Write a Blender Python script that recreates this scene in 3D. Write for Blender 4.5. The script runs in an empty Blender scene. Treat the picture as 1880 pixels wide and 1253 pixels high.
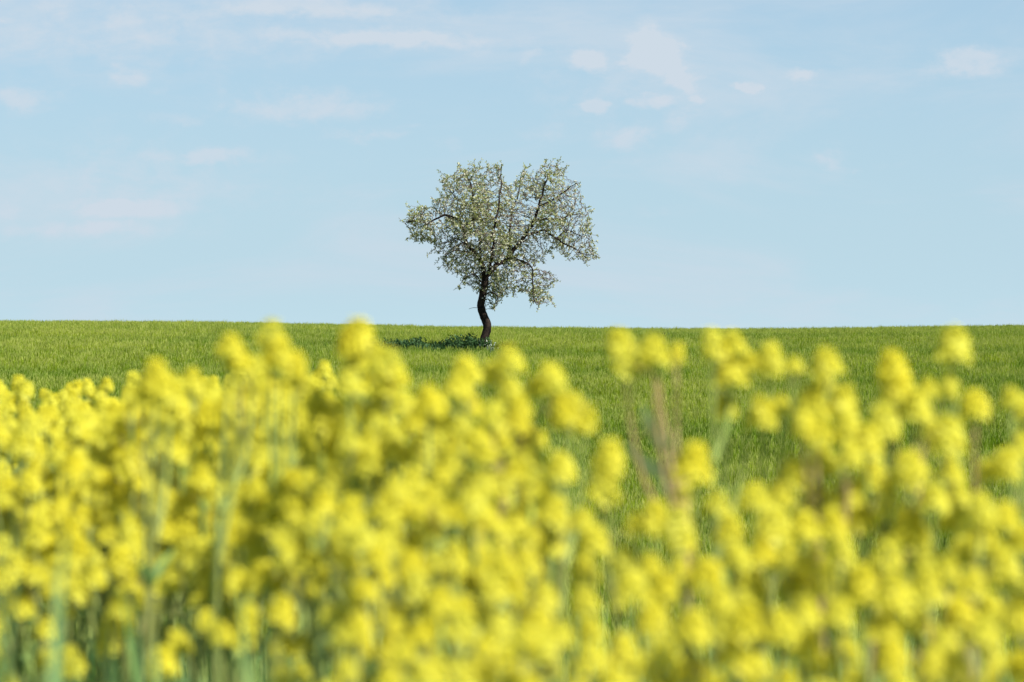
import bpy, math, random
import numpy as np
from mathutils import Vector, Matrix, kdtree, noise
R = math.radians
rnd = random.Random(7)
sc = bpy.context.scene
col = sc.collection

# ------------------------------------------------------------------ camera
CAM_Z = 1.35
F = 1880 * 85 / 36.0            # focal length in photo pixels
EYE = 606                       # photo row of eye level
cam = bpy.data.cameras.new('camera')
cam_o = bpy.data.objects.new('camera', cam); col.objects.link(cam_o)
cam_o.location = (0, 0, CAM_Z)
cam_o.rotation_euler = (R(90) - math.atan((626.5 - EYE) / F), 0, 0)
cam.lens = 85; cam.sensor_width = 36
cam.clip_start = 0.05; cam.clip_end = 20000
cam.dof.use_dof = True; cam.dof.focus_distance = 70; cam.dof.aperture_fstop = 5.8
cam.dof.aperture_blades = 0
sc.camera = cam_o

# ------------------------------------------------------------------ light
SUN_EL, SUN_AZ = 50.0, 128.0     # azimuth clockwise from +Y (view direction)
w = bpy.data.worlds.new('World'); sc.world = w; w.use_nodes = True
nt = w.node_tree; N = nt.nodes; L = nt.links; N.clear()
out = N.new('ShaderNodeOutputWorld'); bg = N.new('ShaderNodeBackground')
sky = N.new('ShaderNodeTexSky'); sky.sky_type = 'NISHITA'; sky.sun_disc = False
sky.sun_elevation = R(SUN_EL); sky.sun_rotation = R(SUN_AZ)
sky.air_density = 1.0; sky.dust_density = 0.6; sky.ozone_density = 1.6; sky.altitude = 200
bg.inputs['Strength'].default_value = 0.075
def math_node(op, a=None, b=None, c=None, clamp=False):
    n = N.new('ShaderNodeMath'); n.operation = op; n.use_clamp = clamp
    for i, v in enumerate((a, b, c)):
        if v is None: continue
        if isinstance(v, (int, float)): n.inputs[i].default_value = v
        else: L.new(v, n.inputs[i])
    return n.outputs[0]
tc = N.new('ShaderNodeTexCoord'); sp = N.new('ShaderNodeSeparateXYZ'); L.new(tc.outputs['Generated'], sp.inputs[0])
az = math_node('ARCTAN2', sp.outputs[0], sp.outputs[1])
el = math_node('ARCSINE', sp.outputs[2])
def noise_at(sx, sy, scale, detail, rough, off=(0, 0), dist=0.0):
    cx = N.new('ShaderNodeCombineXYZ')
    L.new(math_node('MULTIPLY_ADD', az, sx, off[0]), cx.inputs[0]); L.new(math_node('MULTIPLY_ADD', el, sy, off[1]), cx.inputs[1])
    n = N.new('ShaderNodeTexNoise'); n.inputs['Scale'].default_value = scale; n.inputs['Detail'].default_value = detail
    n.inputs['Roughness'].default_value = rough; n.inputs['Distortion'].default_value = dist
    L.new(cx.outputs[0], n.inputs['Vector']); return n.outputs[0]
# thin veils of high cloud all round the sky
veil = noise_at(6.0, 24.0, 1.0, 7, 0.60, (3.1, 1.7), 0.6)
vr = N.new('ShaderNodeMapRange'); vr.interpolation_type = 'SMOOTHSTEP'; L.new(veil, vr.inputs[0])
vr.inputs[1].default_value = 0.42; vr.inputs[2].default_value = 0.70; vr.inputs[3].default_value = 0; vr.inputs[4].default_value = 0.62
# small torn puffs: soft lumps broken up by a fine noise
CL = [(1195, 98, 50, 44, .9), (1240, 135, 35, 26, .6), (1085, 115, 48, 32, .65), (980, 108, 40, 16, .35), (1185, 188, 60, 18, .6),
      (1082, 192, 36, 18, .6), (1268, 186, 22, 20, .55), (1150, 252, 66, 28, .5), (1470, 145, 45, 18, .6), (1381, 162, 20, 12, .6),
      (1790, 120, 72, 26, .7), (1715, 140, 50, 22, .35), (1530, 300, 42, 34, .45), (1240, 235, 50, 30, .3), (1650, 300, 60, 20, .15),
      (390, 292, 80, 24, .6), (280, 292, 60, 16, .4), (228, 145, 50, 26, .5), (40, 190, 80, 28, .55), (15, 50, 50, 14, .4),
      (560, 195, 170, 32, .55), (670, 252, 80, 18, .4), (240, 385, 150, 24, .55), (700, 72, 260, 22, .55), (250, 60, 450, 100, .36), (250, 330, 330, 100, .33), (1120, 160, 190, 120, .30), (1000, 240, 60, 20, .3), (560, 18, 300, 26, .5), (150, 300, 160, 26, .35), (330, 225, 170, 18, .3), (1250, 215, 50, 26, .45), (1262, 150, 30, 40, .5), (1600, 215, 160, 16, .2), (170, 425, 190, 20, .45),
      (640, 30, 260, 24, .3), (410, 170, 60, 18, .25), (290, 175, 50, 14, .3), (20, 395, 60, 16, .35), (800, 275, 30, 22, .22),
      (200, 330, 90, 20, .22), (1350, 330, 60, 22, .2), (1220, 390, 90, 20, .2), (750, 230, 30, 10, .25)]
warp = noise_at(1, 1.6, 38, 4, 0.6, (9.0, 2.0)); warp2 = noise_at(1, 1.6, 38, 4, 0.6, (4.0, 7.0))
azw = math_node('ADD', az, math_node('MULTIPLY_ADD', warp, 0.034, -0.017))
elw = math_node('ADD', el, math_node('MULTIPLY_ADD', warp2, 0.016, -0.008))
tot = None
for (px, py, sx, sy, a) in CL:
    u = math.atan((px - 940) / F); v = math.atan((EYE - py) / F)
    dx = math_node('MULTIPLY_ADD', azw, F / sx, -u * F / sx); dy = math_node('MULTIPLY_ADD', elw, F / sy, -v * F / sy)
    r2 = math_node('MULTIPLY_ADD', dx, dx, math_node('MULTIPLY', dy, dy))
    g = math_node('MULTIPLY', math_node('POWER', 2.718, math_node('MULTIPLY', r2, -0.9)), a)
    tot = g if tot is None else math_node('MAXIMUM', tot, g)
front = math_node('GREATER_THAN', sp.outputs[1], 0.0)
tot = math_node('MULTIPLY', tot, front)
fine = noise_at(1, 1.5, 62, 6, 0.62, (1.0, 5.0), 0.3)
pf = math_node('ADD', tot, math_node('MULTIPLY_ADD', fine, 1.15, -0.575))
pr = N.new('ShaderNodeMapRange'); pr.interpolation_type = 'SMOOTHSTEP'; L.new(pf, pr.inputs[0])
pr.inputs[1].default_value = 0.06; pr.inputs[2].default_value = 0.62; pr.inputs[3].default_value = 0; pr.inputs[4].default_value = 0.80
puff = math_node('MULTIPLY', pr.outputs[0], math_node('MINIMUM', math_node('MULTIPLY', tot, 2.2), 1.0))
cloud = math_node('ADD', vr.outputs[0], puff, clamp=True)
tint = N.new('ShaderNodeMix'); tint.data_type = 'RGBA'; tint.blend_type = 'MULTIPLY'; tint.inputs[0].default_value = 1.0
L.new(sky.outputs[0], tint.inputs[6]); tint.inputs[7].default_value = (0.86, 0.90, 0.93, 1)
mx = N.new('ShaderNodeMix'); mx.data_type = 'RGBA'; L.new(cloud, mx.inputs[0]); 
hz = N.new('ShaderNodeMix'); hz.data_type = 'RGBA'; 
hb = N.new('ShaderNodeMix'); hb.data_type = 'RGBA'; L.new(tint.outputs[2], hb.inputs[6]); hb.inputs[7].default_value = (2.98, 4.42, 5.55, 1)
L.new(math_node('MULTIPLY', math_node('POWER', 2.718, math_node('MULTIPLY', math_node('MAXIMUM', el, 0.0), -3.0)), 0.92), hb.inputs[0])
L.new(hb.outputs[2], hz.inputs[6]); hz.inputs[7].default_value = (3.85, 5.25, 5.90, 1)   # pale haze thickening towards the horizon
L.new(math_node('MULTIPLY', math_node('POWER', 2.718, math_node('MULTIPLY', math_node('MAXIMUM', el, 0.0), -19.0)), 0.96), hz.inputs[0])
L.new(hz.outputs[2], mx.inputs[6])
mx.inputs[7].default_value = (4.4, 5.05, 5.7, 1)
L.new(mx.outputs[2], bg.inputs['Color']); L.new(bg.outputs[0], out.inputs[0])

sl = bpy.data.lights.new('sun', 'SUN'); sl.energy = 5.0; sl.angle = R(0.53); sl.color = (1.0, 0.955, 0.88)
so = bpy.data.objects.new('sun', sl); col.objects.link(so)
sd = Vector((math.sin(R(SUN_AZ)) * math.cos(R(SUN_EL)), math.cos(R(SUN_AZ)) * math.cos(R(SUN_EL)), math.sin(R(SUN_EL))))
so.rotation_euler = sd.to_track_quat('Z', 'Y').to_euler(); so.location = (30, 0, 40)

sc.view_settings.view_transform = 'Standard'; sc.view_settings.look = 'None'
sc.view_settings.exposure = 0.9; sc.view_settings.gamma = 1.0; sc.view_settings.use_curve_mapping = False
sc.render.engine = 'CYCLES'
sc.cycles.use_denoising = True
sc.cycles.max_bounces = 8; sc.cycles.diffuse_bounces = 4; sc.cycles.transmission_bounces = 4
sc.cycles.sample_clamp_indirect = 6

# ------------------------------------------------------------------ helpers
class MB:
    """collects vertices and faces; build() links them as ONE mesh object"""
    def __init__(s): s.v = []; s.f = []; s.m = []
    def quadstrip(s, pts, widths, side, mat=0):
        b = len(s.v)
        for p, wd, sdv in zip(pts, widths, side):
            s.v.append(tuple(p - sdv * wd * .5)); s.v.append(tuple(p + sdv * wd * .5))
        for i in range(len(pts) - 1):
            k = b + 2 * i; s.f.append((k, k + 1, k + 3, k + 2)); s.m.append(mat)
    def tube(s, pts, rad, n=5, mat=0, cap=True, rough=0.0):
        b = len(s.v); prev = None
        for i, p in enumerate(pts):
            t = (pts[min(i + 1, len(pts) - 1)] - pts[max(i - 1, 0)])
            t = t.normalized() if t.length > 1e-9 else Vector((0, 0, 1))
            if prev is None: a = t.orthogonal().normalized()
            else:
                a = prev - t * prev.dot(t); a = a.normalized() if a.length > 1e-6 else t.orthogonal().normalized()
            prev = a; c = t.cross(a)
            for k in range(n):
                th = 2 * math.pi * k / n; rr = rad[i] * (1 + (rnd.uniform(-rough, rough) if rough else 0))
                s.v.append(tuple(p + a * (math.cos(th) * rr) + c * (math.sin(th) * rr)))
        for i in range(len(pts) - 1):
            for k in range(n):
                q = b + i * n; s.f.append((q + k, q + (k + 1) % n, q + n + (k + 1) % n, q + n + k)); s.m.append(mat)
        if cap: s.f.append(tuple(b + (len(pts) - 1) * n + k for k in range(n))); s.m.append(mat)
    def mesh(s, name, mats, smooth=True):
        me = bpy.data.meshes.new(name); me.from_pydata(s.v, [], s.f)
        for m_ in mats: me.materials.append(m_)
        if len(mats) > 1: me.polygons.foreach_set('material_index', s.m)
        if smooth: me.polygons.foreach_set('use_smooth', [True] * len(me.polygons))
        me.update(); return me
def rvec(r): 
    v = Vector((r.gauss(0, 1), r.gauss(0, 1), r.gauss(0, 1))); return v.normalized()
def obj(name, me, parent=None, loc=None, **props):
    o = bpy.data.objects.new(name, me); col.objects.link(o)
    if parent: o.parent = parent
    if loc is not None: o.location = loc
    for k, v in props.items(): o[k] = v
    return o

def material(name, base, base2=None, scale=20, trans=0.0, tcol=None, rough=0.6, spec=0.25, attr=None, bump=0.0, bscale=60, coords='Object', vary=None):
    m = bpy.data.materials.new(name); m.use_nodes = True
    n = m.node_tree.nodes; l = m.node_tree.links; n.clear()
    o = n.new('ShaderNodeOutputMaterial'); p = n.new('ShaderNodeBsdfPrincipled')
    p.inputs['Roughness'].default_value = rough; p.inputs['Specular IOR Level'].default_value = spec
    co = n.new('ShaderNodeRGB'); co.outputs[0].default_value = (*base, 1); c = co.outputs[0]
    t = n.new('ShaderNodeTexCoord')
    if base2:
        no = n.new('ShaderNodeTexNoise'); no.inputs['Scale'].default_value = scale; no.inputs['Detail'].default_value = 4
        l.new(t.outputs[coords], no.inputs['Vector'])
        r = n.new('ShaderNodeMapRange'); r.inputs[1].default_value = .35; r.inputs[2].default_value = .65; l.new(no.outputs[0], r.inputs[0])
        x = n.new('ShaderNodeMix'); x.data_type = 'RGBA'; l.new(r.outputs[0], x.inputs[0]); l.new(c, x.inputs[6]); x.inputs[7].default_value = (*base2, 1); c = x.outputs[2]
    if attr:
        at = n.new('ShaderNodeAttribute'); at.attribute_type = attr[0]; at.attribute_name = attr[1]
        x = n.new('ShaderNodeMix'); x.data_type = 'RGBA'; l.new(at.outputs['Fac'], x.inputs[0]); l.new(c, x.inputs[6]); x.inputs[7].default_value = (*attr[2], 1); c = x.outputs[2]
    if vary:      # every flower head has its own age: fresh lemon to deeper yellow
        oi = n.new('ShaderNodeObjectInfo'); x = n.new('ShaderNodeMix'); x.data_type = 'RGBA'; l.new(oi.outputs['Random'], x.inputs[0]); l.new(c, x.inputs[6]); x.inputs[7].default_value = (*vary, 1); c = x.outputs[2]
    l.new(c, p.inputs['Base Color'])
    sh = p.outputs[0]
    if trans:
        tr = n.new('ShaderNodeBsdfTranslucent')
        x = n.new('ShaderNodeMix'); x.data_type = 'RGBA'; x.blend_type = 'MULTIPLY'; x.inputs[0].default_value = 1; l.new(c, x.inputs[6]); x.inputs[7].default_value = (*(tcol or (1, 1, 1)), 1)
        l.new(x.outputs[2], tr.inputs[0]); ms = n.new('ShaderNodeMixShader'); ms.inputs[0].default_value = trans
        l.new(sh, ms.inputs[1]); l.new(tr.outputs[0], ms.inputs[2]); sh = ms.outputs[0]
    if bump:
        nb = n.new('ShaderNodeTexNoise'); nb.inputs['Scale'].default_value = bscale; nb.inputs['Detail'].default_value = 5
        l.new(t.outputs[coords], nb.inputs['Vector']); bp = n.new('ShaderNodeBump'); bp.inputs['Strength'].default_value = bump; bp.inputs['Distance'].default_value = 0.02
        l.new(nb.outputs[0], bp.inputs['Height']); l.new(bp.outputs[0], p.inputs['Normal'])
    l.new(sh, o.inputs[0]); return m

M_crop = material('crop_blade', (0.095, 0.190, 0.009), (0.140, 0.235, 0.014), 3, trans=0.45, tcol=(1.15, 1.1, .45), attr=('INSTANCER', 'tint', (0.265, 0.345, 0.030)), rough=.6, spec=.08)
M_ear = material('crop_ear', (0.22, 0.31, 0.05), (0.30, 0.36, 0.08), 6, trans=0.2, attr=('INSTANCER', 'tint', (0.38, 0.42, 0.10)), rough=.6, spec=.1)
M_soil = material('field_soil', (0.045, 0.070, 0.014), (0.075, 0.105, 0.022), 1.5, bump=.6, bscale=8, rough=.9, spec=.1)
M_bark = material('bark', (0.009, 0.007, 0.007), (0.034, 0.024, 0.018), 9, bump=.9, bscale=30, rough=.9, spec=.1)
M_twig = material('twig_bark', (0.095, 0.072, 0.058), (0.17, 0.135, 0.11), 5, rough=.9, spec=.1)
M_leafA = material('tree_leaf', (0.20, 0.25, 0.06), (0.31, 0.34, 0.12), 1.3, trans=.4, tcol=(1.1, 1.1, .6), rough=.5)
M_leafB = material('tree_leaf_pale', (0.38, 0.40, 0.22), (0.50, 0.50, 0.32), 2, trans=.3, rough=.5)
M_blossom = material('tree_blossom', (0.72, 0.72, 0.60), trans=.3, rough=.6)
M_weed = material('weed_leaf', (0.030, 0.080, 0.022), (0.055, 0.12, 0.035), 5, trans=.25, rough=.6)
M_weedpale = material('pale_weed_leaf', (0.20, 0.26, 0.17), (0.36, 0.40, 0.32), 9, trans=.2, rough=.6)
M_petal = material('petal', (0.72, 0.685, 0.060), (0.78, 0.765, 0.12), 90, vary=(0.76, 0.70, 0.050), trans=.48, tcol=(1.0, .97, .8), rough=.55, spec=.2)
M_bud = material('bud', (0.46, 0.50, 0.05), (0.62, 0.60, 0.06), 60, trans=.2, rough=.5)
M_stem = material('stem', (0.20, 0.32, 0.07), (0.34, 0.34, 0.12), 2.2, rough=.6, spec=.1, bump=.2, bscale=200)
M_tan = material('tan_stem', (0.40, 0.34, 0.17), (0.38, 0.23, 0.11), 5, rough=.6, spec=.1)
M_paleleaf = material('pale_leaf', (0.30, 0.42, 0.17), (0.36, 0.46, 0.22), 14, trans=.3, rough=.6, spec=.1)
M_pod = material('seed_pod', (0.28, 0.32, 0.09), (0.35, 0.25, 0.10), 12, rough=.5)
M_leaf = material('rape_leaf', (0.14, 0.27, 0.07), (0.22, 0.36, 0.13), 14, trans=.3, rough=.5)
M_grass = material('verge_blade', (0.16, 0.30, 0.065), (0.31, 0.48, 0.20), 2.5, trans=.4, rough=.6, spec=.12)

# ------------------------------------------------------------------ terrain
PD = [-4000, -60, 0, 3.6, 9, 12, 20, 33, 50, 72, 85, 100, 112, 130, 200, 500, 1500, 9000]
PZ = [-6, -1.5, -1.35, -1.36, -2.14, -2.24, -2.56, -2.74, -2.06, -1.03, -.64, -.50, -.60, -1.1, -3.4, -9, -22, -60]
OX = [-400, -60, -21, -13.3, -5.4, 0, 9.2, 21, 60, 400]
OZ = [.6, .50, .36, .33, .18, .10, .03, .18, .40, .5]
def smooth_interp(x, xs, ys):
    x = min(max(x, xs[0]), xs[-1])
    for i in range(len(xs) - 1):
        if x <= xs[i + 1]: break
    h = xs[i + 1] - xs[i]; t = (x - xs[i]) / h
    def slope(k):
        if k <= 0 or k >= len(xs) - 1: return 0 if len(xs) < 2 else (ys[min(k + 1, len(xs) - 1)] - ys[max(k - 1, 0)]) / (xs[min(k + 1, len(xs) - 1)] - xs[max(k - 1, 0)])
        a = (ys[k] - ys[k - 1]) / (xs[k] - xs[k - 1]); b = (ys[k + 1] - ys[k]) / (xs[k + 1] - xs[k])
        return 0 if a * b <= 0 else 2 * a * b / (a + b)
    m0, m1 = slope(i) * h, slope(i + 1) * h
    return (2 * t**3 - 3 * t * t + 1) * ys[i] + (t**3 - 2 * t * t + t) * m0 + (-2 * t**3 + 3 * t * t) * ys[i + 1] + (t**3 - t * t) * m1
def ground(x, y):
    z = CAM_Z + smooth_interp(y, PD, PZ)
    k = min(max((y - 35) / 60, 0), 1); k = k * k * (3 - 2 * k)
    z += k * smooth_interp(x, OX, OZ)
    if 8 < y < 300:
        z += 0.05 * noise.noise(Vector((x * .12, y * .16, 0))) * min(1, (y - 8) / 20)
    return z
def axis(lo, dense_lo, dense_hi, step, hi, g=1.35):
    a = list(np.arange(dense_lo, dense_hi + 1e-6, step)); s_ = step; v = dense_hi
    while v < hi: s_ *= g; v += s_; a.append(v)
    s_ = step; v = dense_lo
    while v > lo: s_ *= g; v -= s_; a.insert(0, v)
    return a
ys = axis(-4000, -2, 140, 1.0, 9000); xs = axis(-6000, -50, 50, 1.25, 6000)
vv = [(x, y, ground(x, y)) for y in ys for x in xs]; nx = len(xs)
ff = [(j * nx + i, j * nx + i + 1, (j + 1) * nx + i + 1, (j + 1) * nx + i) for j in range(len(ys) - 1) for i in range(nx - 1)]
me = bpy.data.meshes.new('ground'); me.from_pydata(vv, [], ff); me.materials.append(M_soil)
me.polygons.foreach_set('use_smooth', [True] * len(ff)); me.update()
obj('ground', me, kind='structure')

# ------------------------------------------------------------------ green cereal crop
def tuft_mesh(seed, nb, h0, rad, bw, ears):
    r = random.Random(seed); b = MB()
    for i in range(nb):
        a = r.uniform(0, 6.283); q = rad * math.sqrt(r.random()); p = Vector((math.cos(a) * q, math.sin(a) * q, -.02))
        h = h0 * r.uniform(.72, 1.06); la = r.uniform(0, 6.283); ln = r.uniform(.03, .22) * h
        dirv = Vector((math.cos(la), math.sin(la), 0)) + Vector((-.35, .1, 0)); sa = r.uniform(0, 3.1416); sd_ = Vector((math.cos(sa), math.sin(sa), 0))
        wd = bw * r.uniform(.7, 1.3)
        pts = [p, p + Vector((0, 0, h * .45)) + dirv * ln * .15, p + Vector((0, 0, h * .8)) + dirv * ln * .55, p + Vector((0, 0, h * (1 - r.uniform(0, .14)))) + dirv * ln]
        b.quadstrip(pts, [wd * .6, wd, wd * .9, wd * .12], [sd_] * 4, 0)
        if r.random() < ears:
            e = pts[2]; up = Vector((dirv.x * .2, dirv.y * .2, 1)).normalized() * r.uniform(.07, .11)
            s2 = sd_.cross(Vector((0, 0, 1)))
            b.quadstrip([e, e + up * .5, e + up], [.006, .013, .004], [sd_] * 3, 1); b.quadstrip([e, e + up * .5, e + up], [.006, .013, .004], [s2] * 3, 1)
    return b.mesh('crop_tuft', [M_crop, M_ear])
def scatter(name, variants, pts, rot, scl, tnt, **props):
    c = bpy.data.collections.new(name + '_variants')
    for i, m_ in enumerate(variants):
        o = bpy.data.objects.new('tuft', m_); c.objects.link(o)
    me = bpy.data.meshes.new(name); me.from_pydata(pts, [], [])
    a = me.attributes.new('rot', 'FLOAT_VECTOR', 'POINT'); a.data.foreach_set('vector', np.asarray(rot, dtype=np.float32).ravel())
    a = me.attributes.new('scl', 'FLOAT_VECTOR', 'POINT'); a.data.foreach_set('vector', np.asarray(scl, dtype=np.float32).ravel())
    a = me.attributes.new('tint', 'FLOAT', 'POINT'); a.data.foreach_set('value', np.asarray(tnt, dtype=np.float32))
    o = obj(name, me, **props)
    g = bpy.data.node_groups.new(name, 'GeometryNodeTree')
    g.interface.new_socket('Geometry', in_out='INPUT', socket_type='NodeSocketGeometry'); g.interface.new_socket('Geometry', in_out='OUTPUT', socket_type='NodeSocketGeometry')
    n = g.nodes; gi = n.new('NodeGroupInput'); go = n.new('NodeGroupOutput'); ip = n.new('GeometryNodeInstanceOnPoints'); ci = n.new('GeometryNodeCollectionInfo')
    ci.inputs['Collection'].default_value = c; ci.inputs['Separate Children'].default_value = True; ci.inputs['Reset Children'].default_value = True
    ip.inputs['Pick Instance'].default_value = True
    for nm, sock in (('rot', 'Rotation'), ('scl', 'Scale')):
        at = n.new('GeometryNodeInputNamedAttribute'); at.data_type = 'FLOAT_VECTOR'; at.inputs['Name'].default_value = nm; g.links.new(at.outputs[0], ip.inputs[sock])
    rv = n.new('FunctionNodeRandomValue'); rv.data_type = 'INT'
    for s_ in rv.inputs:
        if s_.type == 'INT' and s_.name == 'Max': s_.default_value = len(variants) - 1
    g.links.new([s_ for s_ in rv.outputs if s_.type == 'INT'][0], ip.inputs['Instance Index'])
    g.links.new(gi.outputs[0], ip.inputs['Points']); g.links.new(ci.outputs[0], ip.inputs['Instance']); g.links.new(ip.outputs[0], go.inputs[0])
    md = o.modifiers.new('scatter', 'NODES'); md.node_group = g
    return o
CH = 0.55
TREE = Vector(((887 - 940) / F * 72, 72, 0)); TREE.z = ground(TREE.x, TREE.y)
rg = np.random.default_rng(3)
pts, rot, scl, tnt = [], [], [], []
for d0 in np.arange(7.5, 118, 1.0):
    hw = .212 * d0 * 1.35 + 4; dens = 26 if d0 < 24 else (17 if d0 < 60 else 12)
    for k in range(int(2 * hw * dens)):
        x = rg.uniform(-hw, hw); y = d0 + rg.random()
        big = noise.noise(Vector((x * .10 + 5, y * .22, 1.3))); mid = noise.noise(Vector((x * .33, y * .9, 7.7))); fi = noise.noise(Vector((x * 1.6, y * 2.2, 3.3)))
        furrow = noise.noise(Vector((x * .16, y * 1.25, 9.1))); streak = noise.noise(Vector((x * .07, y * 1.0 + .12 * x, 4.4)))
        h = 1 + .10 * mid + .09 * fi
        if furrow < -.42: h *= .72
        # rank dark weeds replace the crop in the strip beside the tree
        dxt, dyt = x - TREE.x, y - TREE.y
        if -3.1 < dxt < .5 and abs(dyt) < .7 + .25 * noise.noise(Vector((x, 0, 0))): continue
        pts.append((x, y, ground(x, y))); rot.append((rg.normal(0, .07), rg.normal(0, .07) - .03, rg.uniform(0, 6.28)))
        s_ = rg.uniform(.92, 1.12); scl.append((s_, s_, h * rg.uniform(.9, 1.08)))
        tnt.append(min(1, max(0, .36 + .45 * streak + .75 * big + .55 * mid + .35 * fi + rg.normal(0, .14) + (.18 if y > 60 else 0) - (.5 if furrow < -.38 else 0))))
variants = [tuft_mesh(100 + i, 36, CH, .18, .0085, .3) for i in range(10)]
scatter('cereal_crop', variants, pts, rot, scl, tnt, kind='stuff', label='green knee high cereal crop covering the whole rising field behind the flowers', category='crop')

# ------------------------------------------------------------------ the tree
S = 72 / F / 3.1318            # metres per pixel of the enlarged crop I measured in
OXp, OYp = 700, 270
def tp(X, Y, dy=0.0):
    px = OXp + X / 3.1318; py = OYp + Y / 3.1318; d = TREE.y + dy
    return Vector(((px - 940) / F * 72, d, CAM_Z - (py - EYE) / F * 72)) - TREE
ENV = [(130,430),(160,350),(230,325),(300,350),(310,285),(345,265),(330,180),(380,150),(450,118),(590,103),(680,88),(700,185),(738,205),(778,190),(812,140),(860,168),(900,108),
 (960,85),(1040,108),(1075,150),(1150,200),(1170,300),(1190,350),(1215,410),(1215,480),(1235,540),(1255,640),(1210,668),(1100,678),(1040,640),(1000,590),(950,630),(930,690),
 (990,700),(1000,790),(965,840),(1010,890),(890,915),(845,895),(830,845),(740,850),(680,880),(655,955),(625,950),(612,880),(560,830),(500,820),(440,835),(440,775),(480,730),
 (380,745),(335,680),(300,600),(290,560),(205,560),(155,530),(170,460)]
def inside(X, Y):
    c = False; j = len(ENV) - 1
    for i in range(len(ENV)):
        xi, yi = ENV[i]; xj, yj = ENV[j]
        if (yi > Y) != (yj > Y) and X < (xj - xi) * (Y - yi) / (yj - yi) + xi: c = not c
        j = i
    return c
def edge_dist(X, Y):
    best = 1e9; j = len(ENV) - 1
    for i in range(len(ENV)):
        ax, ay = ENV[j]; bx, by = ENV[i]; ex, ey = bx - ax, by - ay
        t = max(0, min(1, ((X - ax) * ex + (Y - ay) * ey) / (ex * ex + ey * ey))); best = min(best, math.hypot(X - ax - t * ex, Y - ay - t * ey)); j = i
    return best
root = obj('tree', None, loc=TREE, label='lone gnarled tree with heart shaped crown and dark crooked trunk in the green field', category='tree')
# (points with depth, start radius, end radius); the first one is the trunk
LIMBS = [
 ('trunk', [(574,1245,0),(584,1140,0),(598,1085,0),(610,1030,0),(587,968,0),(573,915,0),(581,860,.0),(593,800,.0),(597,755,.0)], .136, .100),
 ('branch', [(597,755,0),(588,705,0),(568,655,-.05),(540,615,-.1),(505,570,-.15),(482,525,-.2),(498,450,-.2),(535,400,-.15),(522,340,-.1),(520,265,0),(498,190,.1),(470,130,.2)], 0.0805, 0.0120),
 ('branch', [(597,755,0),(645,700,.1),(715,645,.15),(775,575,.1),(835,500,.05),(880,420,0),(905,340,-.1),(930,250,-.1),(955,170,0),(975,100,0)], .080, .009),
 ('branch', [(482,525,-.2),(468,460,-.35),(430,410,-.4),(350,395,-.4),(275,440,-.35),(200,430,-.3),(140,440,-.2)], 0.0490, 0.0072),
 ('branch', [(835,500,.05),(880,490,-.1),(940,482,-.3),(1010,535,-.5),(1080,572,-.5),(1150,610,-.4),(1245,640,-.3)], .040, .006),
 ('branch', [(880,420,0),(950,410,.3),(1040,405,.6),(1120,380,.8),(1190,390,.8)], 0.0385, 0.0072),
 ('branch', [(905,340,-.1),(990,310,-.5),(1060,260,-.9),(1120,220,-1.1)], 0.0315, 0.0072),
 ('branch', [(597,755,0),(630,660,-.3),(645,560,-.7),(655,450,-.9),(675,330,-.9),(690,220,-.7),(690,110,-.5)], 0.0525, 0.0072),
 ('branch', [(715,645,.15),(745,560,.6),(740,450,1.0),(760,330,1.1),(800,220,1.0),(815,130,.8)], 0.0455, 0.0072),
 ('branch', [(540,615,-.1),(490,605,-.4),(420,605,-.7),(360,650,-.7)], 0.0280, 0.0060),
 ('branch', [(505,570,-.15),(440,530,.4),(380,540,.8),(320,570,.9)], 0.0280, 0.0060),
 ('branch', [(522,340,-.1),(450,310,.4),(390,240,.7),(350,190,.7)], 0.0280, 0.0060),
 ('branch', [(715,645,.15),(800,650,-.4),(855,690,-.6),(872,780,-.6),(862,860,-.6),(890,905,-.6)], 0.0315, 0.0060),
 ('branch', [(592,800,0),(660,770,.5),(740,770,.7),(790,820,.7)], 0.0245, 0.0060),
 ('branch', [(590,790,0),(540,740,-.5),(480,760,-.7),(450,810,-.7)], 0.0210, 0.0060),
 ('branch', [(582,860,0),(640,840,-.4),(670,880,-.5),(650,940,-.5)], 0.0175, 0.0048),
 ('branch', [(568,655,-.05),(560,540,.7),(590,430,1.1),(610,300,1.2),(590,180,1.0)], 0.0420, 0.0072),
 ('branch', [(1010,535,-.5),(1060,480,.0),(1140,500,.3),(1210,540,.3)], 0.0245, 0.0060),
 ('branch', [(578,920,0),(550,925,-.2),(520,930,-.25),(505,935,-.3)], 0.0098, 0.0036),
]
def catmull(P, n=5):
    o = []
    for i in range(len(P) - 1):
        p0, p1, p2, p3 = P[max(i - 1, 0)], P[i], P[i + 1], P[min(i + 2, len(P) - 1)]
        for k in range(n):
            t = k / n
            o.append(.5 * ((2 * p1) + (p2 - p0) * t + (2 * p0 - 5 * p1 + 4 * p2 - p3) * t * t + (3 * p1 - p0 - 3 * p2 + p3) * t**3))
    o.append(P[-1]); return o
nodes = []                      # growth seeds (position, parent)
for nm, P, r0, r1 in LIMBS:
    c = catmull([tp(*p) for p in P], 6)
    for i in range(1, len(c) - 1):
        if nm != 'trunk': c[i] = c[i] + Vector(noise.noise_vector(c[i] * 2.3)) * .06 + Vector(noise.noise_vector(c[i] * 7)) * .025
    q = [i / (len(c) - 1) for i in range(len(c))]
    rr = [r0 * (1 - t) ** .8 + r1 * (1 - (1 - t) ** .8) for t in q]
    if nm == 'trunk': rr[0] *= 1.25; rr[1] *= 1.1
    b = MB(); b.tube(c, rr, 10 if nm == 'trunk' else 7, rough=.07)
    obj(nm, b.mesh(nm, [M_bark]), root)
    for p in (c[3:] if nm != 'trunk' else [q_ for q_ in c if q_.z > tp(0, 880).z]):     # the top of the trunk sprouts too
        nodes.append(p)
n_seed = len(nodes); par = [-1] * n_seed; pos = list(nodes)
att = []
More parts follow.
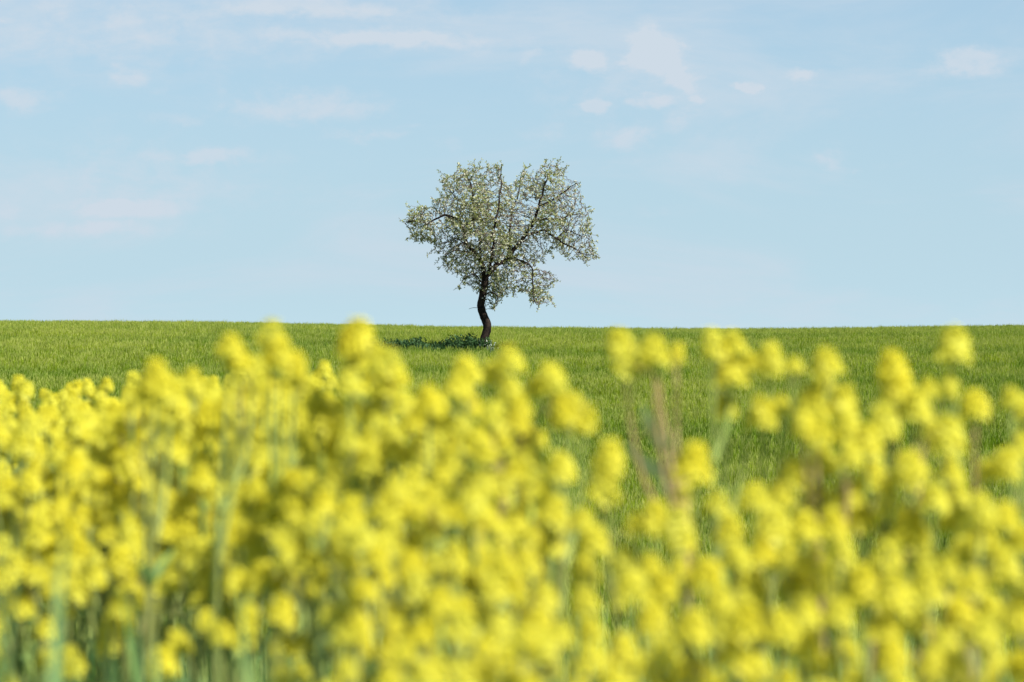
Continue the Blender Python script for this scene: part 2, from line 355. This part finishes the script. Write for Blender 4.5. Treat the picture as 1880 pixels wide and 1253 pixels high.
r = random.Random(21)
while len(att) < 17000:
    X = r.uniform(110, 1270); Y = r.uniform(70, 970)
    if not inside(X, Y): continue
    e = edge_dist(X, Y)
    if e < 9: continue
    T = min(1.75, 0.16 + e * S * 1.15)
    if Y > 700: T = min(T, .9)
    dy = r.uniform(-T, T)
    if r.random() < .25 and e > 60: continue
    if noise.noise(Vector((X * .014, Y * .014, dy * 1.1))) < -.27: continue
    att.append(tp(X, Y, dy))
alive = [True] * len(att); STEP = .065
for it in range(80):
    kd = kdtree.KDTree(len(pos))
    for i, p in enumerate(pos): kd.insert(p, i)
    kd.balance(); acc = {}
    for i, a in enumerate(att):
        if not alive[i]: continue
        co, j, dd = kd.find(a)
        if dd < .075: alive[i] = False; continue
        if dd < .9:
            acc.setdefault(j, Vector()); acc[j] += (a - co) / dd
    if not acc: break
    for j, v in acc.items():
        if v.length < 1e-5: continue
        dirn = (v.normalized() + Vector((r.gauss(0, .35), r.gauss(0, .35), r.gauss(0, .35)))).normalized()
        pos.append(pos[j] + dirn * STEP); par.append(j)
shoot = set(); cen = tp(690, 420)
cand = [i for i in range(n_seed, len(pos)) if edge_dist(((pos[i].x + TREE.x) / 72 * F + 940 - OXp) * 3.1318, ((CAM_Z - pos[i].z - TREE.z) * F / 72 + EYE - OYp) * 3.1318) < 28]
for i in r.sample(cand, min(150, len(cand))):     # long shoots poking out of the crown
    j = i; o_ = (pos[i] - cen); o_.y *= .3; d_ = (o_.normalized() + rvec(r) * .55 + Vector((0, 0, .15))).normalized()
    for k in range(r.choice((2, 2, 3, 3, 4, 5))):
        d_ = (d_ + rvec(r) * .28 + Vector((0, 0, .05))).normalized(); pos.append(pos[j] + d_ * STEP); par.append(j); j = len(pos) - 1; shoot.add(j)
kids = [0] * len(pos); wgt = [1] * len(pos)
for i in range(len(pos) - 1, n_seed - 1, -1): wgt[par[i]] += wgt[i]; kids[par[i]] += 1
def trad(i): return min(.024, .0040 + .0011 * math.sqrt(wgt[i]))
b = MB(); used = [False] * len(pos)
for i in range(n_seed, len(pos)):        # chains from tips down to a fork
    if kids[i]: continue
    ch = [i]; j = i
    while j >= n_seed and not used[j]:
        used[j] = True; j = par[j]; ch.append(j)
    ch.reverse()
    b.tube([pos[k] for k in ch], [trad(k) if k >= n_seed else trad(ch[1]) for k in ch], 3, cap=False)
obj('twigs', b.mesh('twigs', [M_twig]), root, kind='stuff')
def add_leaf(b, p, dirn, ln, wd, mat, r):
    side = dirn.cross(Vector((r.gauss(0, 1), r.gauss(0, 1), r.gauss(0, 1)))); side = side.normalized() if side.length > 1e-4 else Vector((1, 0, 0))
    nrm = dirn.cross(side); k = len(b.v)
    b.v += [tuple(p), tuple(p + dirn * ln * .5 + side * wd * .5 + nrm * wd * .15), tuple(p + dirn * ln), tuple(p + dirn * ln * .5 - side * wd * .5 + nrm * wd * .15)]
    b.f += [(k, k + 1, k + 2), (k, k + 2, k + 3)]; b.m += [mat, mat]
b = MB(); bl = MB()
for i in range(n_seed, len(pos)):
    p = pos[i]
    X = (p.x + TREE.x) / 72 * F; X = (X + 940 - OXp) * 3.1318
    leafy = .40 if X < 760 else .15          # the right half is barer
    leafy += .95 * noise.noise(Vector(p) * 1.3) + .6 * noise.noise(Vector(p) * 4.5)
    if kids[i] == 0: leafy += .25
    if i in shoot: leafy = .6
    if r.random() < leafy:
        for k in range(r.choice((2, 3, 4, 5))):
            d_ = (rvec(r) + Vector((0, 0, .35)) + (p - pos[par[i]]) * 4).normalized()
            add_leaf(b, p + rvec(r) * .02, d_, r.uniform(.05, .095), r.uniform(.028, .046), 0 if r.random() < .55 else 1, r)
    if r.random() < .14 + .10 * (X < 760):
        c = p + rvec(r) * .03
        for k in range(6): add_leaf(bl, c, rvec(r), r.uniform(.025, .04), .03, 0, r)
obj('foliage', b.mesh('foliage', [M_leafA, M_leafB], smooth=False), root, kind='stuff')
obj('blossom', bl.mesh('blossom', [M_blossom], smooth=False), root, kind='stuff')
print('tree nodes', len(pos), 'leaf faces', len(b.f))

# ------------------------------------------------------------------ weeds round the tree
def weed_clump(b, c, h, rad, n, r, mat=0):
    for s_ in range(n):
        a = r.uniform(0, 6.28); q = rad * math.sqrt(r.random()); base = c + Vector((math.cos(a) * q, math.sin(a) * q, 0)); hh = h * r.uniform(.6, 1.08)
        tip = base + Vector((r.gauss(0, .05), r.gauss(0, .05), hh))
        b.tube([base, (base + tip) / 2, tip], [.004, .003, .002], 3, mat, cap=False)
        for k in range(11):
            t = r.uniform(.45, 1.0); p = base.lerp(tip, t); d_ = (rvec(r) + Vector((0, 0, .5))).normalized()
            add_leaf(b, p, d_, r.uniform(.05, .11), r.uniform(.03, .055), mat, r)
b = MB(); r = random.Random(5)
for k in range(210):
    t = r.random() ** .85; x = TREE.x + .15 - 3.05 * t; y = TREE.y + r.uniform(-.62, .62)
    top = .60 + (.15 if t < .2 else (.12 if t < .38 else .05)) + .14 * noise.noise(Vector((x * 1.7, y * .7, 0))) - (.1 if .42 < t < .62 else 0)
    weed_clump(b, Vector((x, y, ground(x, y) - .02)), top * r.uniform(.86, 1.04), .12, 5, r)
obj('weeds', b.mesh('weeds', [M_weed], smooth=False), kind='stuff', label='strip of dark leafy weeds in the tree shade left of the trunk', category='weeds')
b = MB(); c = Vector((TREE.x + .2, TREE.y - .38, ground(TREE.x, TREE.y - .38)))
weed_clump(b, Vector((0, 0, 0)), .62, .20, 16, r)
obj('pale_weed', b.mesh('pale_weed', [M_weedpale], smooth=False), loc=c, label='pale grey leafy weed clump against the foot of the tree trunk', category='weed')
for (px, py, d, lab) in ((1225, 622, 82, 'small dark weed in the crop behind the tall flowers right of the tree'),):
    b = MB(); x = (px - 940) / F * d; g_ = ground(x, d); tz = CAM_Z - (py - 10 - EYE) / F * d
    weed_clump(b, Vector((0, 0, 0)), max(.5, tz - g_), .45 if px == 1047 else (.10 if px > 1000 else .04), 40 if px == 1047 else (9 if px > 1000 else 3), r)
    obj('weed', b.mesh('weed', [M_weed], smooth=False), loc=(x, d, g_), label=lab, category='weed')

# ------------------------------------------------------------------ rapeseed plants
HW = .046
def head_mesh(seed):
    """a raceme: four-petalled flowers round a stalk, green-yellow buds on top; about HW wide, origin at its middle"""
    r = random.Random(seed); b = MB(); Lr = r.uniform(.030, .040); z0 = -Lr * .55
    b.tube([Vector((0, 0, z0 - .012)), Vector((0, 0, z0 + Lr * .7))], [.0013, .0011], 4, 2, cap=False)
    nf = r.randint(30, 38) if seed % 4 else r.randint(17, 23)
    for i in range(nf):
        t = i / (nf - 1); a = i * 2.39996 + r.uniform(-.25, .25)
        z = z0 + Lr * (.10 + .72 * t); rad = (.0165 - .0105 * t ** 1.6) * r.uniform(.85, 1.1); lift = .004 + .006 * t
        o_ = Vector((math.cos(a), math.sin(a), 0)); c = o_ * rad + Vector((0, 0, z + lift))
        ax = (o_ * (1.0 - .55 * t) + Vector((0, 0, .45 + .75 * t)) + rvec(r) * .25).normalized()
        b.quadstrip([Vector((0, 0, z)), c], [.001, .0009], [ax.orthogonal().normalized()] * 2, 2)
        u = ax.orthogonal().normalized(); v = ax.cross(u); ph = r.uniform(0, 1.57); sz = r.uniform(.0084, .0104) * (1 - .25 * t)
        for k in range(4):
            th = ph + k * 1.5708 + r.uniform(-.12, .12); d_ = u * math.cos(th) + v * math.sin(th); s_ = ax.cross(d_); q = len(b.v); cup = r.uniform(.1, .5)
            for (l_, w_, h_) in ((.12, .0, 0), (.55, .38, .25), (.55, -.38, .25), (1.0, .34, .45), (1.0, -.34, .45)):
                b.v.append(tuple(c + d_ * sz * l_ + s_ * sz * w_ + ax * sz * h_ * cup))
            b.f += [(q, q + 1, q + 2), (q + 1, q + 3, q + 4, q + 2)]; b.m += [0, 0]
    for i in range(16):
        t = i / 15; a = i * 2.39996; rad = .0065 * math.sqrt(1 - t * .9); c = Vector((math.cos(a) * rad, math.sin(a) * rad, z0 + Lr * (.82 + .2 * t)))
        d_ = (c - Vector((0, 0, z0 + Lr * .5))).normalized(); u = d_.orthogonal().normalized(); v = d_.cross(u); q = len(b.v); l_ = .0048; w_ = .0014
        b.v += [tuple(c), tuple(c + d_ * l_ * .5 + u * w_), tuple(c + d_ * l_ * .5 - u * .5 * w_ + v * .87 * w_), tuple(c + d_ * l_ * .5 - u * .5 * w_ - v * .87 * w_), tuple(c + d_ * l_)]
        for e in ((1, 2), (2, 3), (3, 1)): b.f += [(q, q + e[0], q + e[1]), (q + 4, q + e[1], q + e[0])]; b.m += [1, 1]
    return b.mesh('flower_head', [M_petal, M_bud, M_stem], smooth=False)
HEADS = [head_mesh(500 + i) for i in range(12)]
def leaf_mesh(seed, narrow):
    r = random.Random(seed); b = MB(); ln = 1.0; wd = .16 if narrow else .34; n = 7; droop = r.uniform(.15, .5)
    P = [Vector((0, ln * t, .55 * t * ln * .4 - droop * t * t * ln)) for t in [i / (n - 1) for i in range(n)]]
    prof = [.30, .72, .95, 1.0, .85, .55, .06]
    for sgn in (-1, 1):
        k = len(b.v)
        for i, p in enumerate(P):
            b.v.append(tuple(p)); wv = wd * .5 * prof[i] * (1 + r.uniform(-.09, .09)); b.v.append(tuple(p + Vector((sgn * wv, 0, wv * .30))))
        for i in range(n - 1):
            q = k + 2 * i; b.f.append((q, q + 1, q + 3, q + 2) if sgn > 0 else (q, q + 2, q + 3, q + 1)); b.m.append(0)
    return b.mesh('leaf', [M_leaf])
LEAVES = [leaf_mesh(60 + i, i % 2) for i in range(6)]
GROUP = 'rapeseed plants along the field edge'
def plant(heads, label, r, leaves=3, root_xy=None, path=None, tan=False):
    """heads: list of (world point, scale). Stem and its branches, then one flower_head per point."""
    top = max(heads, key=lambda h: h[0].z); c = sum((h[0] for h in heads), Vector()) / len(heads)
    bx, by = root_xy or (c.x + r.gauss(0, .035), c.y + r.gauss(0, .05)); base = Vector((bx, by, ground(bx, by)))
    t = obj('rapeseed_plant', None, loc=base, label=label, category='rapeseed plant', group=GROUP)
    b = MB(); H = top[0] - base
    P = [Vector((0, 0, -.03)), Vector((H.x * .10 + r.gauss(0, .012), H.y * .10, H.z * .35)), Vector((H.x * .38 + r.gauss(0, .014), H.y * .4, H.z * .68)),
         Vector((H.x * .8, H.y * .8, H.z * .87)), H - Vector((0, 0, .02 * top[1]))]
    if path: P = [Vector((0, 0, -.03))] + [q - base for q in path] + [H - Vector((0, 0, .02 * top[1]))]
    ms = catmull(P, 4); nm = len(ms) - 1; b.tube(ms, [(.0030 - .0005 * bool(path)) * (1 - i / nm) + .0016 for i in range(nm + 1)], 5)
    for (hp, hs) in heads:
        q = hp - base
        if hp is not top[0]:
            zt = q.z - r.uniform(.13, .30); k = min(range(len(ms)), key=lambda i: abs(ms[i].z - zt)); k = max(3, min(k, nm - 3)); st = ms[k]
            mid = st.lerp(q, .5) + Vector(((q.x - st.x) * .22, (q.y - st.y) * .22, -.02)); e = q - Vector((0, 0, .018 * hs))
            br = catmull([st, mid, e], 4); b.tube(br, [.0030 * (1 - i / (len(br) - 1)) + .0013 for i in range(len(br))], 4)
        else: br = ms[-7:]
        for k in range(r.randint(1, 3)):         # young seed pods under the flowers
            f_ = r.uniform(.55, .93) * (len(br) - 1); i0 = int(f_); p = br[i0].lerp(br[min(i0 + 1, len(br) - 1)], f_ - i0); a = r.uniform(0, 6.28)
            o_ = Vector((math.cos(a), math.sin(a), r.uniform(.5, 1.1))).normalized(); b.tube([p, p + o_ * .012, p + o_ * .020 + Vector((0, 0, .016))], [.0006, .0012, .0005], 3, 1, cap=False)
        ho = obj('flower_head', r.choice(HEADS), t, q)
        tilt = (q - br[-3]).normalized() if (q - br[-3]).length > 1e-5 else Vector((0, 0, 1)); tilt = (tilt + Vector((0, 0, 1.2)) + rvec(r) * .35).normalized()
        ho.rotation_mode = 'QUATERNION'; ho.rotation_quaternion = Vector((0, 0, 1)).rotation_difference(tilt) @ Matrix.Rotation(r.uniform(0, 6.28), 3, 'Z').to_quaternion()
        ho.scale = (hs, hs, hs * r.uniform(.88, 1.12))
    obj('stem', b.mesh('stem', [M_tan if tan else M_stem, M_pod]), t)
    for k in range(leaves):
        i = r.randint(4, nm - 5); lo = obj('leaf', r.choice(LEAVES), t, ms[i]); s_ = r.uniform(.05, .11) if k else r.uniform(.07, .12)
        lo.scale = (s_, s_, s_); lo.rotation_euler = (r.uniform(.1, .9), r.uniform(-.2, .2), r.uniform(0, 6.28))
    return t
def hero_d(my): return min(2.62, max(2.2, 2.60 - .42 * (my - 620) / 400))
def wp(px, py, d): return Vector(((px - 940) / F * d, d, CAM_Z - (py - EYE) / F * d))
# plants one can tell apart: (label, distance, [(column, row, width) of each flower head])
HERO = [
 ('tall rapeseed plant on a long bare tan stem just right of the tree', 2.25, [(1138,634,62),(1147,670,54),(1200,648,64),(1242,650,28)]),
 ('rapeseed plant with heads in a tight knot, second tall one right of the tree', 2.3, [(1308,634,50),(1344,634,50),(1340,682,74),(1378,664,32),(1332,748,46)]),
 ('slim rapeseed plant with one round and one small head, right of the tight knot', 2.4, [(1414,661,54),(1458,673,28),(1400,762,60),(1432,745,44)]),
 ('rapeseed plant with a pale round head above a broad yellow mass, right third', 2.3, [(1517,668,60),(1512,700,36),(1495,742,72),(1548,745,72)]),
 ('bushy rapeseed plant filling the broad yellow mass below the pale round head', 2.25, [(1500,795,68),(1555,790,58),(1475,782,50),(1560,836,50)]),
 ('rapeseed plant with long sloping column of stacked heads, near the right edge', 2.3, [(1640,680,66),(1650,716,66),(1682,752,64),(1704,716,34)]),
 ('tallest rapeseed plant near the right edge, single ball head over a dull drooping one', 2.3, [(1750,637,68),(1740,706,40),(1742,722,30)]),
 ('rapeseed plant with a lone oval head next to the right edge', 2.35, [(1790,746,62),(1745,866,50)]),
 ('short rapeseed plant with a small head touching the right edge', 2.5, [(1857,732,42),(1885,752,44)]),
 ('rapeseed plant under the sloping column with two wide heads', 2.25, [(1622,778,70),(1592,815,58),(1740,802,72),(1712,790,40)]),
 ('rapeseed plant with ragged row of heads at right edge, below the lone oval head', 2.3, [(1874,820,44),(1848,856,58),(1815,866,40)]),
 ('rapeseed plant with one big round head alone in the gap, right of the pair', 2.1, [(1274,852,76),(1256,906,40)]),
 ('rapeseed plant carrying two round heads one above the other in the gap', 2.15, [(1118,842,62),(1108,898,70)]),
 ('rapeseed plant with one oval head, left of the stacked pair in the gap', 2.2, [(1028,860,62),(1000,905,44)]),
 ('rapeseed plant leaning right with a long double head below the tree', 2.05, [(1036,756,62),(1072,776,62),(1052,738,40)]),
 ('rapeseed plant with a single round head at right end of the row below the tree', 2.1, [(1012,698,62),(985,712,40)]),
 ('rapeseed plant directly below the tree trunk with a broad twin head', 2.05, [(934,664,60),(903,690,56),(936,722,50)]),
 ('rapeseed plant left of the twin head, below the tree trunk', 2.0, [(854,684,60),(838,715,54),(862,745,50)]),
 ('tall rapeseed plant level with the weed strip, upright head rising above its neighbours', 1.85, [(658,614,64),(640,632,48),(652,664,54),(690,656,44)]),
 ('rapeseed plant with a square pale head right beside the tall upright one', 1.9, [(712,672,64),(726,694,50),(640,706,50)]),
 ('highest rapeseed plant of the left half, slanting column of heads reaching the skyline', 1.85, [(498,616,56),(512,650,62),(538,672,54),(548,696,40)]),
 ('rapeseed plant left of the slanting column with a bent double head', 1.85, [(424,640,56),(440,664,54),(466,682,48)]),
 ('rapeseed plant with a low dome of heads at left, before the sharper far ones', 2.1, [(286,692,58),(312,716,54),(268,722,50)]),
 ('rapeseed plant behind, its tiny sharp head poking up between the two tall left ones', 5.6, [(595,678,26),(582,700,26),(606,704,24)]),
 ('arching rapeseed plant with heads in a hoop low in the gap', 2.05, [(1168,966,48),(1202,950,58),(1246,966,66),(1252,994,56)]),
 ('rapeseed plant with a full round head on the right side of the gap, low down', 2.15, [(1384,916,62),(1317,928,50),(1340,975,56)]),
]
taken = []; r = random.Random(77)
for lab, d, hs in HERO:
    heads = []
    for (px, py, dm) in hs:
        dd = (hero_d(hs[0][1]) if d < 3 else d) + r.uniform(-.035, .035); heads.append((wp(px, py, dd), max(.5, (dm + 9) * dd / F / HW))); taken.append((px, py, dm))
    if lab.startswith('tall rapeseed plant on a long bare'):
        D0 = hero_d(hs[0][1]); pa = [wp(*q, D0) for q in ((1262, 1010), (1246, 940), (1236, 878), (1224, 805), (1212, 742), (1201, 690))]
        t_ = plant([heads[2], heads[3], heads[1], heads[0]], lab, r, leaves=0, root_xy=(pa[0].x + .03, pa[0].y), path=pa, tan=True)
        for a_, b_, w_ in ((wp(1238, 868, D0), wp(1146, 812, D0 + .02), .016), (wp(1228, 826, D0), wp(1178, 740, D0 - .02), .015), (wp(1240, 900, D0), wp(1210, 865, D0), .012)):
            mb_ = MB(); u_ = (b_ - a_); sd2 = u_.cross(Vector((0, 1, .3))).normalized()
            mb_.quadstrip([a_ + u_ * k_ - Vector((0, 0, .010 * math.sin(3.14 * k_))) - t_.location for k_ in (0, .2, .4, .6, .8, 1)], [w_ * .5, w_, w_, w_ * .9, w_ * .6, w_ * .1], [sd2] * 6)
            obj('leaf', mb_.mesh('leaf', [M_paleleaf]), t_)
    else: plant(heads, lab, r, leaves=2, tan=r.random() < (.2 if hs[0][0] > 900 else .0))
# near fill: heads drawn at random below the ragged top line of the stand
ENVX = [-200, 0, 150, 240, 330, 420, 560, 640, 760, 850, 960, 1000, 1030, 1100, 1160, 1280, 1400, 1450, 1560, 1640, 1720, 1800, 1900, 2100]
ENVY = [880, 870, 820, 720, 700, 700, 700, 710, 720, 740, 740, 860, 930, 950, 1000, 1010, 930, 850, 800, 840, 850, 900, 900, 880]
def dens(px, py):
    if px < 640:
        k = 1.0 if py < 1040 else max(.3, 1 - (py - 1040) / 160)
        return k
    if px < 1050: return .95 if py < 1040 else .62
    return 1.0
near = []
for k in range(16000):
    px = r.uniform(-110, 1990); py = r.uniform(690, 1420)
    if py < float(np.interp(px, ENVX, ENVY)) + r.uniform(-14, 40): continue
    if r.random() > dens(px, py): continue
    if noise.noise(Vector((px * .009, py * .011, 4.2))) < (-.38 if px > 1000 else -.46): continue
    if px < 640 and py > 1070 and noise.noise(Vector((px * .014, py * .010, 8))) < .04: continue
    dm = r.uniform(42, 62) if px < 420 else (r.uniform(46, 70) if px < 1000 else r.uniform(58, 84))
    if px < 300 and py < 950: dm *= .85
    md = .56 if px < 1000 else .68
    if any(abs(px - q[0]) < 80 and math.hypot(px - q[0], py - q[1]) < (dm + q[2]) * .5 * md for q in taken): continue
    near.append((px, py, dm)); taken.append((px, py, dm))
near.sort(key=lambda h: h[1]); left = near[:]; groups = []
while left:
    s_ = left.pop(0); c = sorted((h for h in left if abs(h[0] - s_[0]) < 125 and h[1] - s_[1] < 115), key=lambda h: abs(h[0] - s_[0]) + .5 * abs(h[1] - s_[1]))[:r.choice((5, 6, 6, 7))]
    for h in c: left.remove(h)
    groups.append([s_] + c)
COLS = [(150, 'at the left edge'), (400, 'in the left quarter'), (640, 'left of centre'), (800, 'left of the trunk'), (980, 'below the tree'), (1160, 'just right of the tree'),
        (1400, 'in the gap right of the tree'), (1640, 'in the right third'), (9999, 'at the right edge')]
def zone_labels(recs, rows, noun):
    """recs: (plant, column, row, heads). Names each by zone, then by what it is the extreme of within the zone."""
    zones = {}
    for q in recs:
        c_ = next(n_ for lim, n_ in COLS if q[1] < lim); w_ = next(n_ for lim, n_ in rows if q[2] < lim); zones.setdefault((w_, c_), []).append(q)
    for (w_, c_), L_ in zones.items():
        if len(L_) == 1: L_[0][0]['label'] = f'{noun} {w_}, {c_}'; continue
        rest = list(L_)
        for word, key in (('tallest', lambda q: q[2]), ('leftmost', lambda q: q[1]), ('rightmost', lambda q: -q[1]), ('lowest', lambda q: -q[2])):
            if len(rest) > 1 or (rest and word != 'tallest'):
                p_ = min(L_, key=key)
                if p_ in rest: p_[0]['label'] = f'{word} {noun} {w_}, {c_}'; rest.remove(p_)
        for q in rest: q[0]['label'] = f'middling {noun} {w_}, {c_}'
recs = []
for g_ in groups:
    mx_ = sum(h[0] for h in g_) / len(g_); my_ = g_[0][1]
    d = min(2.65, max(1.95, 2.62 - .70 * (my_ - 680) / 480 + r.uniform(-.06, .06))) + .75 * min(1, max(0, (700 - mx_) / 480))
    heads = [(wp(h[0], h[1], d + o_), max(.5, (h[2] + 4) * d / F / HW)) for h in g_ for o_ in (r.uniform(-.05, .05),)]
    recs.append((plant(heads, '', r, leaves=3, tan=r.random() < (.12 if mx_ > 900 else .02)), mx_, my_))
zone_labels(recs, [(850, 'on the upper part of the yellow mass'), (1060, 'halfway down the yellow mass'), (9999, 'along the bottom')], 'blurred rapeseed plant')
n_near = len(groups)
# farther plants: the stand is deep on the left and thins out below the tree
n_far = 0; far = []
for k in range(4000):
    if n_far >= 158: break
    d = 3.0 + 4.6 * r.random() ** .9; px = r.uniform(-130, 1020)
    lim = 700 + 0.0 * px if px < 330 else (690 if px < 900 else 760)
    if px > 520 and d > 5.4: continue
    if px > 800 and (d > 4 or r.random() < .5): continue
    topy = lim + (r.random() ** 1.3) * (330 / d) * 1.5 + (0 if px < 330 else 12)
    if px < 330 and d < 5.2: topy += 45
    base = wp(px, topy, d); s_ = r.uniform(.85, 1.1)
    heads = [(base, s_)]
    for q in range(r.randint(4, 6)):
        a = r.uniform(0, 6.28); rr_ = r.uniform(.03, .085); heads.append((base + Vector((math.cos(a) * rr_, math.sin(a) * rr_, -r.uniform(.015, .17))), r.uniform(.7, 1.0)))
    far.append((plant(heads, '', r, leaves=2), px, d, topy))
    n_far += 1
zone_labels([(q[0], q[1], q[3] + 2000 * (q[2] > 6.4)) for q in far if q[2] > 5], [(745, 'topping the far rows'), (1999, 'low in the far rows'), (9999, 'in the farthest sharpest rows')], 'small rapeseed plant')
zone_labels([(q[0], q[1], q[3]) for q in far if q[2] <= 5], [(745, 'reaching the top of the middle rows'), (9999, 'sunk in the middle rows')], 'rapeseed plant')
print('near plants', n_near, 'far', n_far, 'heads', len([o for o in bpy.data.objects if o.name.startswith('flower_head')]))

# ------------------------------------------------------------------ tall grass of the verge, under and between the flowers
b = MB(); r = random.Random(9)
def blade(b, x, y, h, lean, wd, r):
    z = ground(x, y) - .02; a = r.uniform(0, 6.28); d_ = Vector((math.cos(a), math.sin(a) * .6, 0)) * lean; sa = a + 1.57 + r.uniform(-.5, .5); s_ = Vector((math.cos(sa), math.sin(sa), 0))
    p = Vector((x, y, z)); P = [p + Vector((0, 0, h * t)) * (1 - .12 * t * t * min(lean * 6, 1)) + d_ * t ** 2.2 for t in (0, .35, .6, .8, .93, 1)]
    b.quadstrip(P, [wd * .8, wd, wd, wd * .85, wd * .5, wd * .05], [s_] * 6)
for k in range(6800):
    y = 1.35 + 6.6 * r.random() ** 1.25; hw = .212 * y * 1.25 + .15; x = r.uniform(-hw, hw)
    px = 940 + x / y * F; rise = 1 if px < 560 else (.45 if px < 760 else .15)
    tz = CAM_Z - (1105 - EYE) / F * min(y, 2.6) + r.gauss(0, .05)
    h = tz - ground(x, y) - (1 - rise) * .13
    if y > 2.7: h = min(h, .95 + r.gauss(0, .06))
    blade(b, x, y, max(.35, h * r.uniform(.72, 1.06)), r.uniform(.02, .20), r.uniform(.004, .010) * (1.5 if px < 700 and y < 2.6 else 1), r)
obj('verge_grass', b.mesh('verge_grass', [M_grass]), kind='stuff', label='tall grey green grass growing between the rapeseed stems', category='grass')
